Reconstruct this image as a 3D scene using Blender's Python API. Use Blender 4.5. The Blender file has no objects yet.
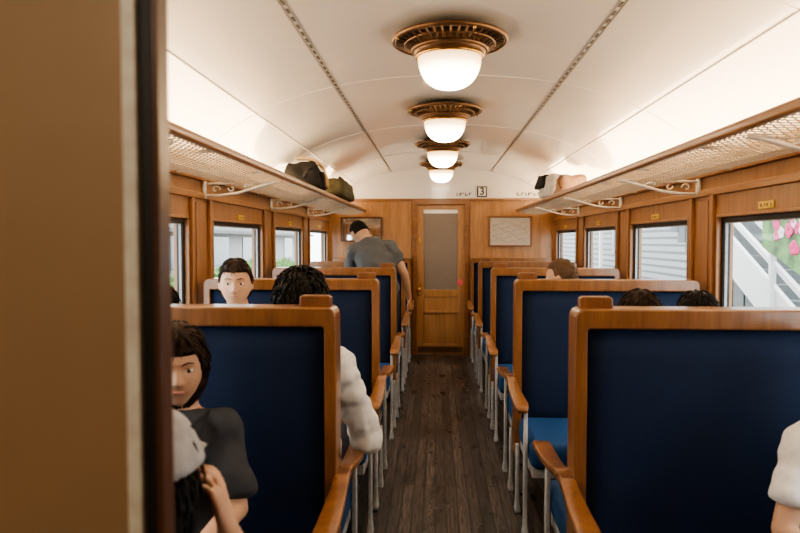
import bpy, bmesh, math, random
from mathutils import Vector, Matrix, noise
random.seed(7)
C = bpy.context.scene.collection
PI = math.pi
V = Vector
# ------------------------------------------------------------------ materials
def nmat(name):
    m = bpy.data.materials.new(name); m.use_nodes = True
    nt = m.node_tree; b = nt.nodes['Principled BSDF']
    return m, nt, b
def N(nt, t, **k):
    n = nt.nodes.new(t)
    for a, v in k.items(): setattr(n, a, v)
    return n
def ramp(nt, fac, cols):
    r = N(nt, 'ShaderNodeValToRGB'); nt.links.new(fac, r.inputs[0])
    e = r.color_ramp.elements
    while len(e) < len(cols): e.new(0.5)
    for i, (p, c) in enumerate(cols):
        e[i].position = p; e[i].color = (*c, 1)
    return r.outputs[0]
def coords(nt, scale=(1,1,1), rot=(0,0,0)):
    tc = N(nt, 'ShaderNodeTexCoord'); mp = N(nt, 'ShaderNodeMapping')
    mp.inputs['Scale'].default_value = scale; mp.inputs['Rotation'].default_value = rot
    nt.links.new(tc.outputs['Object'], mp.inputs[0]); return mp.outputs[0]
def bump(nt, b, h, strength=.2, dist=.01):
    n = N(nt, 'ShaderNodeBump'); n.inputs['Strength'].default_value = strength; n.inputs['Distance'].default_value = dist
    nt.links.new(h, n.inputs['Height']); nt.links.new(n.outputs[0], b.inputs['Normal'])
def wood(name, c0, c1, scale=(30,30,2), rough=.34, coat=.3):
    m, nt, b = nmat(name)
    co = coords(nt, scale)
    n = N(nt, 'ShaderNodeTexNoise'); n.inputs['Scale'].default_value = 1.0; n.inputs['Detail'].default_value = 7; n.inputs['Distortion'].default_value = .8
    nt.links.new(co, n.inputs['Vector'])
    f = N(nt, 'ShaderNodeTexNoise'); f.inputs['Scale'].default_value = 6.0; f.inputs['Detail'].default_value = 3
    nt.links.new(co, f.inputs['Vector'])
    mx = N(nt, 'ShaderNodeMix', data_type='RGBA', blend_type='MULTIPLY'); mx.inputs[0].default_value = .35
    nt.links.new(ramp(nt, n.outputs['Fac'], [(.30, c0), (.70, c1)]), mx.inputs[6]); nt.links.new(ramp(nt, f.outputs['Fac'], [(.35, (.55,.5,.45)), (.6, (1,1,1))]), mx.inputs[7])
    nt.links.new(mx.outputs[2], b.inputs['Base Color'])
    b.inputs['Roughness'].default_value = rough; b.inputs['Coat Weight'].default_value = coat; b.inputs['Coat Roughness'].default_value = .18
    bump(nt, b, n.outputs['Fac'], .05, .002)
    return m
def plain(name, c, rough=.5, metal=0, nscale=40, var=.12, bmp=0, sheen=0, coat=0):
    m, nt, b = nmat(name)
    n = N(nt, 'ShaderNodeTexNoise'); n.inputs['Scale'].default_value = nscale; n.inputs['Detail'].default_value = 3
    nt.links.new(coords(nt), n.inputs['Vector'])
    lo = tuple(x*(1-var) for x in c); hi = tuple(min(1, x*(1+var)) for x in c)
    nt.links.new(ramp(nt, n.outputs['Fac'], [(.35, lo), (.65, hi)]), b.inputs['Base Color'])
    b.inputs['Roughness'].default_value = rough; b.inputs['Metallic'].default_value = metal
    b.inputs['Coat Weight'].default_value = coat; b.inputs['Coat Roughness'].default_value = .05
    if sheen:
        b.inputs['Sheen Weight'].default_value = sheen; b.inputs['Sheen Roughness'].default_value = .4
        b.inputs['Sheen Tint'].default_value = (*[min(1, x*4+.005) for x in c], 1)
    if bmp: bump(nt, b, n.outputs['Fac'], bmp, .005)
    return m
W_V = wood('wood_vertical', (.27,.122,.044), (.40,.198,.080), (22,22,1.6))
W_H = wood('wood_along', (.28,.127,.046), (.41,.203,.082), (22,1.6,22))
W_X = wood('wood_across', (.21,.086,.028), (.32,.140,.048), (1.6,22,22), rough=.28, coat=.45)
W_S = wood('wood_seat', (.20,.082,.026), (.31,.134,.045), (20,20,2), rough=.28, coat=.45)
W_D = wood('wood_door', (.37,.180,.070), (.50,.26,.112), (22,22,1.4))
W_END = wood('wood_end_wall', (.37,.180,.070), (.50,.26,.112), (14,14,1.2))
W_JAMB = wood('wood_jamb', (.09,.042,.022), (.16,.075,.038), (22,22,1.5))
TAN = plain('tan_partition', (.43,.285,.155), .5, var=.05, nscale=4)
CREAM = plain('ceiling_paint', (.85,.83,.81), .20, var=.015, nscale=3, coat=.6)
SEAM = plain('ceiling_seam', (.42,.39,.36), .4)
ALU = plain('worn_metal_strip', (.96,.87,.72), .4, .0)
DARK = plain('dark_metal', (.02,.018,.016), .5)
WINF = plain('window_metal', (.012,.011,.010), .4, .3)
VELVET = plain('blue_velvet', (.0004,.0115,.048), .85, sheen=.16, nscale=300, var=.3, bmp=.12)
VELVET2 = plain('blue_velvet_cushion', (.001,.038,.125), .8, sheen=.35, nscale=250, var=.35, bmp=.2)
GREYP = plain('grey_painted_iron', (.38,.39,.405), .6)
WHITEP = plain('white_painted_iron', (.80,.77,.72), .35)
BRONZE = plain('bronze', (.20,.115,.060), .32, .7, nscale=15)
BRASS = plain('brass', (.75,.50,.20), .25, 1)
PLATE = plain('yellow_plate', (.75,.52,.10), .4, .2)
NET = plain('beige_net', (.80,.66,.48), .8)
PAPER = plain('paper', (.56,.49,.41), .6, var=.05)
WHITE = plain('white_paint', (.66,.66,.66), .4, var=.04)
INK = plain('ink', (.02,.02,.02), .6)
PINK = plain('pink', (.66,.04,.19), .6)
STICK = plain('sticker_pink', (.80,.12,.16), .6)
SKIN = plain('skin', (.60,.36,.23), .55, nscale=12, var=.06)
SKIN.node_tree.nodes['Principled BSDF'].inputs['Subsurface Weight'].default_value = .08
LIP = plain('lip', (.48,.20,.16), .45)
EYEW = plain('eye_white', (.75,.72,.68), .2)
def hairmat(name, c):
    m, nt, b = nmat(name)
    n = N(nt, 'ShaderNodeTexNoise'); n.inputs['Scale'].default_value = 1; n.inputs['Detail'].default_value = 6
    nt.links.new(coords(nt, (230,230,60)), n.inputs['Vector'])
    nt.links.new(ramp(nt, n.outputs['Fac'], [(.3, tuple(x*.5 for x in c)), (.7, tuple(x*1.4 for x in c))]), b.inputs['Base Color'])
    b.inputs['Roughness'].default_value = .6; b.inputs['Specular IOR Level'].default_value = .25; bump(nt, b, n.outputs['Fac'], .6, .005); return m
HBLACK = hairmat('black_hair', (.008,.006,.005)); HBROWN = hairmat('brown_hair', (.030,.016,.010)); HLIGHT = hairmat('light_brown_hair', (.12,.070,.040))
def glassmat(name, tint=(.93,.95,.94), gl=.05):
    m = bpy.data.materials.new(name); m.use_nodes = True; nt = m.node_tree; nt.nodes.clear()
    o = N(nt, 'ShaderNodeOutputMaterial'); t = N(nt, 'ShaderNodeBsdfTransparent'); g = N(nt, 'ShaderNodeBsdfGlossy'); x = N(nt, 'ShaderNodeMixShader')
    t.inputs[0].default_value = (*tint, 1); g.inputs['Roughness'].default_value = .05; x.inputs[0].default_value = gl
    nt.links.new(t.outputs[0], x.inputs[1]); nt.links.new(g.outputs[0], x.inputs[2]); nt.links.new(x.outputs[0], o.inputs[0]); return m
GLASS = glassmat('window_glass')
FROST = plain('frosted_glass', (.24,.19,.15), .35, var=.03)
MIRROR = plain('mirror', (.7,.7,.68), .05, 1, var=.02)
def globemat():
    m, nt, b = nmat('lit_globe')
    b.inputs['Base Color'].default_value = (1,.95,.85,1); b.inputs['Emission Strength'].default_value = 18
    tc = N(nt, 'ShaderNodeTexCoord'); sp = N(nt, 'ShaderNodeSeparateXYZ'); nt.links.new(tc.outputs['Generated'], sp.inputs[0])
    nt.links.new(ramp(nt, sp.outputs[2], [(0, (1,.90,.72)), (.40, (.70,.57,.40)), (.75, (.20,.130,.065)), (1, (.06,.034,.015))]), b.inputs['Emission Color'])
    return m
GLOBE = globemat()
def floormat():
    m, nt, b = nmat('dark_floor_planks')
    co = coords(nt, (1,1,1), (0,0,PI/2))
    br = N(nt, 'ShaderNodeTexBrick'); br.inputs['Scale'].default_value = 1; br.inputs['Brick Width'].default_value = 2.4; br.inputs['Row Height'].default_value = .058
    br.inputs['Mortar Size'].default_value = .004; br.inputs['Color1'].default_value = (.034,.029,.027,1); br.inputs['Color2'].default_value = (.100,.086,.079,1); br.inputs['Mortar'].default_value = (.003,.003,.003,1)
    nt.links.new(co, br.inputs['Vector'])
    n = N(nt, 'ShaderNodeTexNoise'); n.inputs['Scale'].default_value = 1; n.inputs['Detail'].default_value = 9; n.inputs['Roughness'].default_value = .8
    nt.links.new(coords(nt, (85,4.5,85)), n.inputs['Vector'])
    g = N(nt, 'ShaderNodeTexNoise'); g.inputs['Scale'].default_value = 1; g.inputs['Detail'].default_value = 4
    nt.links.new(coords(nt, (7,2.5,7)), g.inputs['Vector'])
    mx = N(nt, 'ShaderNodeMix', data_type='RGBA', blend_type='MULTIPLY'); mx.inputs[0].default_value = 1
    nt.links.new(br.outputs['Color'], mx.inputs[6]); nt.links.new(ramp(nt, n.outputs['Fac'], [(.41, (.08,.08,.08)), (.60, (1.9,1.85,1.8))]), mx.inputs[7])
    m2 = N(nt, 'ShaderNodeMix', data_type='RGBA', blend_type='MULTIPLY'); m2.inputs[0].default_value = 1
    nt.links.new(mx.outputs[2], m2.inputs[6]); nt.links.new(ramp(nt, g.outputs['Fac'], [(.35, (.7,.7,.7)), (.65, (1.15,1.13,1.1))]), m2.inputs[7])
    nt.links.new(m2.outputs[2], b.inputs['Base Color'])
    nt.links.new(ramp(nt, g.outputs['Fac'], [(.3, (.24,.24,.24)), (.7, (.38,.38,.38))]), b.inputs['Roughness'])
    bump(nt, b, n.outputs['Fac'], .7, .004); return m
FLOOR = floormat()
# ------------------------------------------------------------------ helpers
def tag(o, label=None, cat=None, group=None, kind=None):
    if label: o['label'] = label
    if cat: o['category'] = cat
    if group: o['group'] = group
    if kind: o['kind'] = kind
    return o
def obj(name, bm, mat, parent=None, smooth=False, bevel=0, sub=0):
    bmesh.ops.recalc_face_normals(bm, faces=bm.faces)
    me = bpy.data.meshes.new(name); bm.to_mesh(me); bm.free()
    for m in (mat if isinstance(mat, (list, tuple)) else [mat]): me.materials.append(m)
    if smooth:
        for p in me.polygons: p.use_smooth = True
    o = bpy.data.objects.new(name, me); C.objects.link(o)
    if parent: o.parent = parent
    if bevel:
        b = o.modifiers.new('bevel', 'BEVEL'); b.width = bevel; b.segments = 3; b.limit_method = 'ANGLE'
        for p in me.polygons: p.use_smooth = True
        w = o.modifiers.new('wn', 'WEIGHTED_NORMAL')
    if sub:
        s = o.modifiers.new('sub', 'SUBSURF'); s.levels = sub; s.render_levels = sub
    return o
def empty(name, loc=(0,0,0), rz=0):
    o = bpy.data.objects.new(name, None); C.objects.link(o); o.location = loc; o.rotation_euler = (0,0,rz); o.empty_display_size = .1
    return o
def copy_tree(o, parent=None):
    c = o.copy(); C.objects.link(c)
    if parent: c.parent = parent
    for ch in list(o.children): copy_tree(ch, c)
    return c
def nb(): return bmesh.new()
def box(bm, x0, x1, y0, y1, z0, z1):
    x0, x1 = sorted((x0, x1)); y0, y1 = sorted((y0, y1)); z0, z1 = sorted((z0, z1))
    v = [bm.verts.new(p) for p in ((x0,y0,z0),(x1,y0,z0),(x1,y1,z0),(x0,y1,z0),(x0,y0,z1),(x1,y0,z1),(x1,y1,z1),(x0,y1,z1))]
    for f in ((0,3,2,1),(4,5,6,7),(0,1,5,4),(1,2,6,5),(2,3,7,6),(3,0,4,7)): bm.faces.new([v[i] for i in f])
    return bm
def B(x0, x1, y0, y1, z0, z1): return box(nb(), x0, x1, y0, y1, z0, z1)
def prism(bm, poly, axis, a0, a1):     # poly 2D, extruded along axis
    def P(u, w, a):
        return {'y': (u, a, w), 'x': (a, u, w), 'z': (u, w, a)}[axis]
    A = [bm.verts.new(P(u, w, a0)) for u, w in poly]; D = [bm.verts.new(P(u, w, a1)) for u, w in poly]
    n = len(poly)
    for i in range(n): bm.faces.new((A[i], A[(i+1)%n], D[(i+1)%n], D[i]))
    bm.faces.new(A); bm.faces.new(D[::-1]); return bm
def frame2(bm, outer, inner, a0, a1, closed=True):   # ring between two matching xz paths, extruded in y
    n = len(outer)
    O0 = [bm.verts.new((u, a0, w)) for u, w in outer]; O1 = [bm.verts.new((u, a1, w)) for u, w in outer]
    I0 = [bm.verts.new((u, a0, w)) for u, w in inner]; I1 = [bm.verts.new((u, a1, w)) for u, w in inner]
    for i in range(n if closed else n-1):
        j = (i+1) % n
        bm.faces.new((O0[i], O0[j], I0[j], I0[i])); bm.faces.new((O1[i], I1[i], I1[j], O1[j]))
        bm.faces.new((O0[i], O1[i], O1[j], O0[j])); bm.faces.new((I0[i], I0[j], I1[j], I1[i]))
    if not closed:
        for k in (0, n-1): bm.faces.new((O0[k], I0[k], I1[k], O1[k]))
    return bm
def tube(bm, pts, rad, seg=12, hint=(1,0,0), cap=True):
    """sweep an ellipse; rad = list of r or (a along hint, b)"""
    pts = [V(p) for p in pts]; n = len(pts); rings = []
    h = V(hint)
    for i, p in enumerate(pts):
        t = (pts[min(i+1, n-1)]-pts[max(i-1, 0)]).normalized()
        a = h - t*h.dot(t)
        if a.length < .1: a = V((0,1,0)) - t*t.y
        if a.length < .1: a = V((0,0,1)) - t*t.z
        a.normalize(); b = t.cross(a)
        r = rad[i] if isinstance(rad, (list, tuple)) else rad
        ra, rb = r if isinstance(r, (list, tuple)) else (r, r)
        rings.append([bm.verts.new(p + a*ra*math.cos(2*PI*k/seg) + b*rb*math.sin(2*PI*k/seg)) for k in range(seg)])
    for i in range(n-1):
        for k in range(seg):
            bm.faces.new((rings[i][k], rings[i][(k+1)%seg], rings[i+1][(k+1)%seg], rings[i+1][k]))
    if cap: bm.faces.new(rings[0][::-1]); bm.faces.new(rings[-1])
    return bm
def plank(bm, pts, rad, hint=(1,0,0)):
    """sweep a rounded rectangle (half width, half thickness)"""
    pts = [V(p) for p in pts]; n = len(pts); rings = []; h = V(hint)
    for i, p in enumerate(pts):
        t = (pts[min(i+1, n-1)]-pts[max(i-1, 0)]).normalized()
        a = (h - t*h.dot(t)).normalized(); b = t.cross(a); w_, d_ = rad[i]; c = min(w_, d_)*.5
        prof = []
        for sx, sy, a0 in ((1,1,0),(-1,1,1),(-1,-1,2),(1,-1,3)):
            for k in range(4):
                an = (a0+k/3)*PI/2; prof.append((sx*(w_-c)+c*math.cos(an), sy*(d_-c)+c*math.sin(an)))
        rings.append([bm.verts.new(p+a*u+b*v) for u, v in prof])
    m = len(rings[0])
    for i in range(n-1):
        for k in range(m): bm.faces.new((rings[i][k], rings[i][(k+1)%m], rings[i+1][(k+1)%m], rings[i+1][k]))
    bm.faces.new(rings[0][::-1]); bm.faces.new(rings[-1]); return bm
def ball(bm, p, r, sc=(1,1,1), rot=None, seg=14, rings=10):
    M = Matrix.Translation(V(p)) @ (rot.to_4x4() if rot else Matrix.Identity(4)) @ Matrix.Diagonal((r*sc[0], r*sc[1], r*sc[2], 1))
    bmesh.ops.create_uvsphere(bm, u_segments=seg, v_segments=rings, radius=1, matrix=M); return bm
def lathe(bm, prof, seg=40, c=(0,0,0)):
    R = []
    for r, z in prof:
        if r < 1e-5: R.append([bm.verts.new((c[0], c[1], c[2]+z))])
        else: R.append([bm.verts.new((c[0]+r*math.cos(2*PI*k/seg), c[1]+r*math.sin(2*PI*k/seg), c[2]+z)) for k in range(seg)])
    for A, D in zip(R, R[1:]):
        for k in range(seg):
            j = (k+1) % seg
            if len(A) == 1 and len(D) == 1: continue
            if len(A) == 1: bm.faces.new((A[0], D[j], D[k]))
            elif len(D) == 1: bm.faces.new((A[k], A[j], D[0]))
            else: bm.faces.new((A[k], A[j], D[j], D[k]))
    return bm
def torus(bm, r, z, m, seg=48, ms=10):
    pr = [(r+m*math.cos(2*PI*i/ms), z+m*math.sin(2*PI*i/ms)) for i in range(ms+1)]
    return lathe(bm, pr, seg)
def textmesh(name, s, size, mat, parent, loc, rot):
    cu = bpy.data.curves.new(name, 'FONT'); cu.body = s; cu.size = size; cu.extrude = .001; cu.offset = .002; cu.align_x = 'CENTER'; cu.align_y = 'CENTER'
    t = bpy.data.objects.new(name, cu); C.objects.link(t); bpy.context.view_layer.update()
    me = bpy.data.meshes.new_from_object(t.evaluated_get(bpy.context.evaluated_depsgraph_get())); bpy.data.objects.remove(t)
    me.materials.clear(); me.materials.append(mat)
    o = bpy.data.objects.new(name, me); C.objects.link(o); o.parent = parent; o.location = loc; o.rotation_euler = rot; return o
# ------------------------------------------------------------------ shell
HW = 1.35; YN = .60; YE = 7.80; YB = -1.4
ROWS = [1.98, 3.435, 4.89, 6.345]
WINY = [(.80,1.83), (2.24,3.33), (3.69,4.77), (5.14,6.22), (6.59,7.66)]
WZ0, WZ1 = .80, 1.500
PROF = [(0,2.245),(.2,2.240),(.4,2.223),(.58,2.196),(.78,2.148),(.95,2.085),(1.1,2.008),(1.22,1.925),(1.31,1.84),(1.37,1.77)]
def prof_z(x):
    x = abs(x)
    for (a, za), (b, zb) in zip(PROF, PROF[1:]):
        if x <= b: return za+(zb-za)*(x-a)/(b-a)
    return PROF[-1][1]
def smooth_prof(P):
    Q = [(-P[1][0], P[1][1])] + P + [(2*P[-1][0]-P[-2][0], 2*P[-1][1]-P[-2][1])]; out = []
    for i in range(1, len(Q)-2):
        for k in range(4):
            t = k/4; p0, p1, p2, p3 = Q[i-1:i+3]
            out.append(tuple(.5*(2*p1[a]+(-p0[a]+p2[a])*t+(2*p0[a]-5*p1[a]+4*p2[a]-p3[a])*t*t+(-p0[a]+3*p1[a]-3*p2[a]+p3[a])*t**3) for a in (0,1)))
    return out + [P[-1]]
SP = smooth_prof(PROF)
full = [(-x, z) for x, z in SP[::-1]] + SP[1:]
tag(obj('floor', B(-HW-.05, HW+.05, YB, YE+.08, -.08, 0), FLOOR), kind='structure')
bm = nb(); prism(bm, full + [(x, z+.06) for x, z in full[::-1]], 'y', YB, YE+.05)
ce = obj('ceiling', bm, CREAM); tag(ce, kind='structure')
for p in ce.data.polygons: p.use_smooth = True
sm = ce.modifiers.new('es', 'EDGE_SPLIT'); sm.split_angle = math.radians(35)
for side, nm in ((-1, 'left'), (1, 'right')):
    bm = nb(); x0, x1 = side*HW, side*(HW+.07)
    box(bm, x0, x1, YB, YE, 0, WZ0); box(bm, x0, x1, YB, YE, WZ1, 1.80)
    ys = [YB] + [y for w in WINY for y in w] + [YE]
    for a, b in zip(ys[::2], ys[1::2]): box(bm, x0, x1, a, b, WZ0, WZ1)
    tag(obj('wall_'+nm, bm, W_V), kind='structure')
tn = 1
def trim(bm, mat, bevel=.004):
    global tn
    o = obj('trim_%d' % tn, bm, mat, bevel=bevel); tn += 1; return tag(o, kind='structure')
for s in (-1, 1):
    trim(B(s*HW, s*(HW-.022), YN+.05, YE, 1.765, 1.80), W_H)
    trim(B(s*HW, s*(HW-.018), YN+.05, YE, 1.60, 1.635), W_H)
    trim(B(s*HW, s*(HW-.03), YN+.05, YE, WZ0-.05, WZ0-.015), W_H)
    for a, b in zip([YN+.05]+[w[1] for w in WINY], [w[0] for w in WINY]+[YE]):
        if b-a < .2: continue
        bm = nb()
        for yc in (a+.045, b-.045): box(bm, s*HW, s*(HW-.02), yc-.02, yc+.02, WZ0-.015, 1.60)
        box(bm, s*HW, s*(HW-.008), (a+b)/2-.07, (a+b)/2+.07, WZ0, 1.58)
        trim(bm, W_V)
# windows
wn = 1
for s in (-1, 1):
    for (a, b) in WINY:
        w = empty('window_%d' % wn, (s*HW, (a+b)/2, WZ0)); tag(w, kind='structure'); wn += 1
        L = (b-a)/2; H = WZ1-WZ0
        def rect(bm, x0, x1, t, m=0):
            box(bm, x0, x1, -L+m, L-m, H-t-m, H-m); box(bm, x0, x1, -L+m, L-m, m, t+m)
            box(bm, x0, x1, -L+m, -L+t+m, m+t, H-t-m); box(bm, x0, x1, L-t-m, L-m, m+t, H-t-m); return bm
        obj('window_casing', rect(nb(), 0-s*.012, s*.07, .014), W_V, w, bevel=.003)
        obj('sash', rect(nb(), s*.010, s*.045, .024, .014), WINF, w, bevel=.003)
        obj('sash_trim', rect(nb(), s*.018, s*.030, .006, .038), GREYP, w, bevel=.001)
        obj('pane', B(s*.027, s*.031, -L+.030, L-.030, .030, H-.030), GLASS, w)
        obj('sill', B(-s*.05, s*.02, -L-.03, L+.03, -.02, .004), W_H, w, bevel=.006)
# far end wall
bm = nb(); box(bm, -HW, -.30, YE, YE+.05, 0, 1.86); box(bm, .30, HW, YE, YE+.05, 0, 1.86); box(bm, -.30, .30, YE, YE+.05, 1.82, 1.86)
tag(obj('wall_far', bm, W_END), kind='structure')
bm = nb(); top = [(x, z+.01) for x, z in full]
prism(bm, [(-1.37,1.70)] + top + [(1.37,1.70)], 'y', YE+.012, YE+.05)
tag(obj('wall_far_gable', bm, CREAM), kind='structure')
trim(B(-HW, HW, YE-.02, YE+.01, 1.845, 1.875), W_X)
bm = nb()
for x in (-1.0, -.62, -.36, .36, .62, 1.0): box(bm, x-.012, x+.012, YE-.010, YE, 0, 1.845)
trim(bm, W_D)
# the far door
d = empty('door_1', (0, YE, 0)); tag(d, kind='structure')
bm = nb(); box(bm, -.34, -.285, -.03, .05, 0, 1.86); box(bm, .285, .34, -.03, .05, 0, 1.86); box(bm, -.285, .285, -.03, .05, 1.80, 1.86)
obj('door_frame', bm, W_X, d, bevel=.006)
bm = nb(); box(bm, -.287, -.205, 0, .04, 0, 1.80); box(bm, .205, .287, 0, .04, 0, 1.80)
for z0, z1 in ((1.745,1.80),(.70,.785),(.50,.53),(0,.13)): box(bm, -.205, .205, 0, .04, z0, z1)
box(bm, -.205, .205, .015, .03, .13, .70)
obj('door_leaf', bm, W_D, d, bevel=.005)
obj('door_glass', B(-.205, .205, .014, .024, .785, 1.745), FROST, d)
bm = nb(); box(bm, -.265, -.235, -.012, 0, .72, .86); tube(bm, [(-.25,-.012,.79), (-.25,-.045,.79)], .008); ball(bm, (-.25,-.05,.79), .02)
obj('door_handle', bm, BRASS, d, smooth=False)
st = obj('round_sticker', lathe(nb(), [(0,0),(.034,0),(.034,.004),(0,.004)], 24), STICK, d); st.rotation_euler = (PI/2,0,0); st.location = (.240, -.001, .875)
st.location.x = .232
obj('door_plate', B(-.262, -.237, -.004, 0, 1.33, 1.42), BRASS, d)
obj('kick_plate', B(-.27, .27, -.006, 0, .03, .10), BRONZE, d)
# near partition with the doorway the camera looks through
bm = nb(); box(bm, -HW, -.347, YN, YN+.028, 0, 1.95); box(bm, .42, HW, YN, YN+.028, 0, 1.95)
prism(bm, [(-1.37,1.95)] + [(x, z+.01) for x, z in full if z > 1.95] + [(1.37,1.95)], 'y', YN, YN+.028)
tag(obj('wall_near', bm, TAN), kind='structure')
trim(B(-.348, -.334, YN-.005, YN+.026, 0, 1.95), ALU, .002)
trim(B(-.334, -.3205, YN+.003, YN+.024, 0, 1.95), DARK, .001)
trim(B(-.3205, -.3135, YN-.004, YN+.024, 0, 1.95), W_JAMB, .003)
trim(B(.385, .42, YN-.006, YN+.03, 0, 1.95), W_JAMB, .005)
bm = nb(); prism(bm, [(-1.37,0)] + [(x, z+.01) for x, z in full] + [(1.37,0)], 'y', YB-.04, YB)
tag(obj('wall_back', bm, TAN), kind='structure')
# ceiling ribs and strips
bm = nb()
for y in (1.25, 2.02, 3.475, 4.93, 6.385):
    pr = [(x, z-.0025) for x, z in full] + [(x, z+.004) for x, z in full[::-1]]
    prism(bm, pr, 'y', y-.007, y+.007)
trim(bm, CREAM, 0)
for s in (-1, 1):
    zc = prof_z(.58)
    bm = nb(); box(bm, s*.579, s*.583, YN+.05, YE, zc-.004, zc+.02); box(bm, s*.598, s*.601, YN+.05, YE, zc-.007, zc+.02); t = trim(bm, SEAM, 0)
    bm = nb(); y = YN+.1
    while y < YE-.05: box(bm, s*.580, s*.589, y, y+.040, zc-.006, zc-.002); y += .085
    obj('vent_slots', bm, DARK, t)
    zc = prof_z(1.02)
    bm = nb(); box(bm, s*1.015, s*1.022, YN+.05, YE, zc-.002, zc+.02); trim(bm, CREAM, 0)
# ------------------------------------------------------------------ end wall fittings
def framed(name, label, cat, x0, x1, z0, z1, mat):
    r = empty(name, ((x0+x1)/2, YE, (z0+z1)/2)); tag(r, label, cat)
    hx, hz = (x1-x0)/2, (z1-z0)/2
    bm = nb(); t = .022
    frame2(bm, [(-hx,-hz),(hx,-hz),(hx,hz),(-hx,hz)], [(-hx+t,-hz+t),(hx-t,-hz+t),(hx-t,hz-t),(-hx+t,hz-t)], -.028, -.002)
    obj('picture_frame', bm, W_JAMB if cat == 'mirror' else W_X, r, bevel=.004)
    obj('panel', B(-hx+t*.8, hx-t*.8, -.014, -.004, -hz+t*.8, hz-t*.8), mat, r)
    return r, hx, hz
r, hx, hz = framed('framed_map', 'framed route map hanging on the end wall right of the door', 'map', .565, 1.08, 1.30, 1.67, PAPER)
bm = nb()
for k in range(6):
    pts = [(-hx+.05+i*(2*hx-.1)/8, -.0155, -hz+.07+k*.042+.02*math.sin(i*1.3+k*2)) for i in range(9)]
    tube(bm, pts, .0013, 4)
obj('map_lines', bm, W_JAMB, r)
framed('framed_mirror', 'dark framed mirror on the end wall left of the door', 'mirror', -1.20, -.70, 1.36, 1.66, MIRROR)
def wallplate(x, z, w, h, label, txt=None):
    r = empty('number_sign', (x, YE, z)); tag(r, label, 'sign')
    obj('sign_border', B(-w/2, w/2, -.010, .012, -h/2, h/2), INK, r)
    obj('sign_face', B(-w/2+.012, w/2-.012, -.013, -.009, -h/2+.012, h/2-.012), CREAM, r)
    textmesh('digit', txt, .12, INK, r, (0, -.0145, 0), (PI/2, 0, 0)); return r
wallplate(.49, 1.955, .115, .125, 'square white sign with a black 3 above the end door', '3')
for (x, ws, lab) in ((.19, (.02,.05,.03,.03), 'row of small black characters on the white panel left of the 3 sign'), (.90, (.04,.03,.02,.05,.03,.02,.03), 'longer row of small black characters on the white panel right of the 3 sign')):
    r = empty('lettering', (x, YE, 1.925)); tag(r, lab, 'lettering'); bm = nb(); u = 0
    for i, w_ in enumerate(ws):
        box(bm, u, u+w_*.3, .006, .0125, -.016, .018); box(bm, u, u+w_, .006, .0125, (.010 if i % 2 else -.016), (.018 if i % 2 else -.008)); u += w_+.015
    obj('characters', bm, INK, r)
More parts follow.
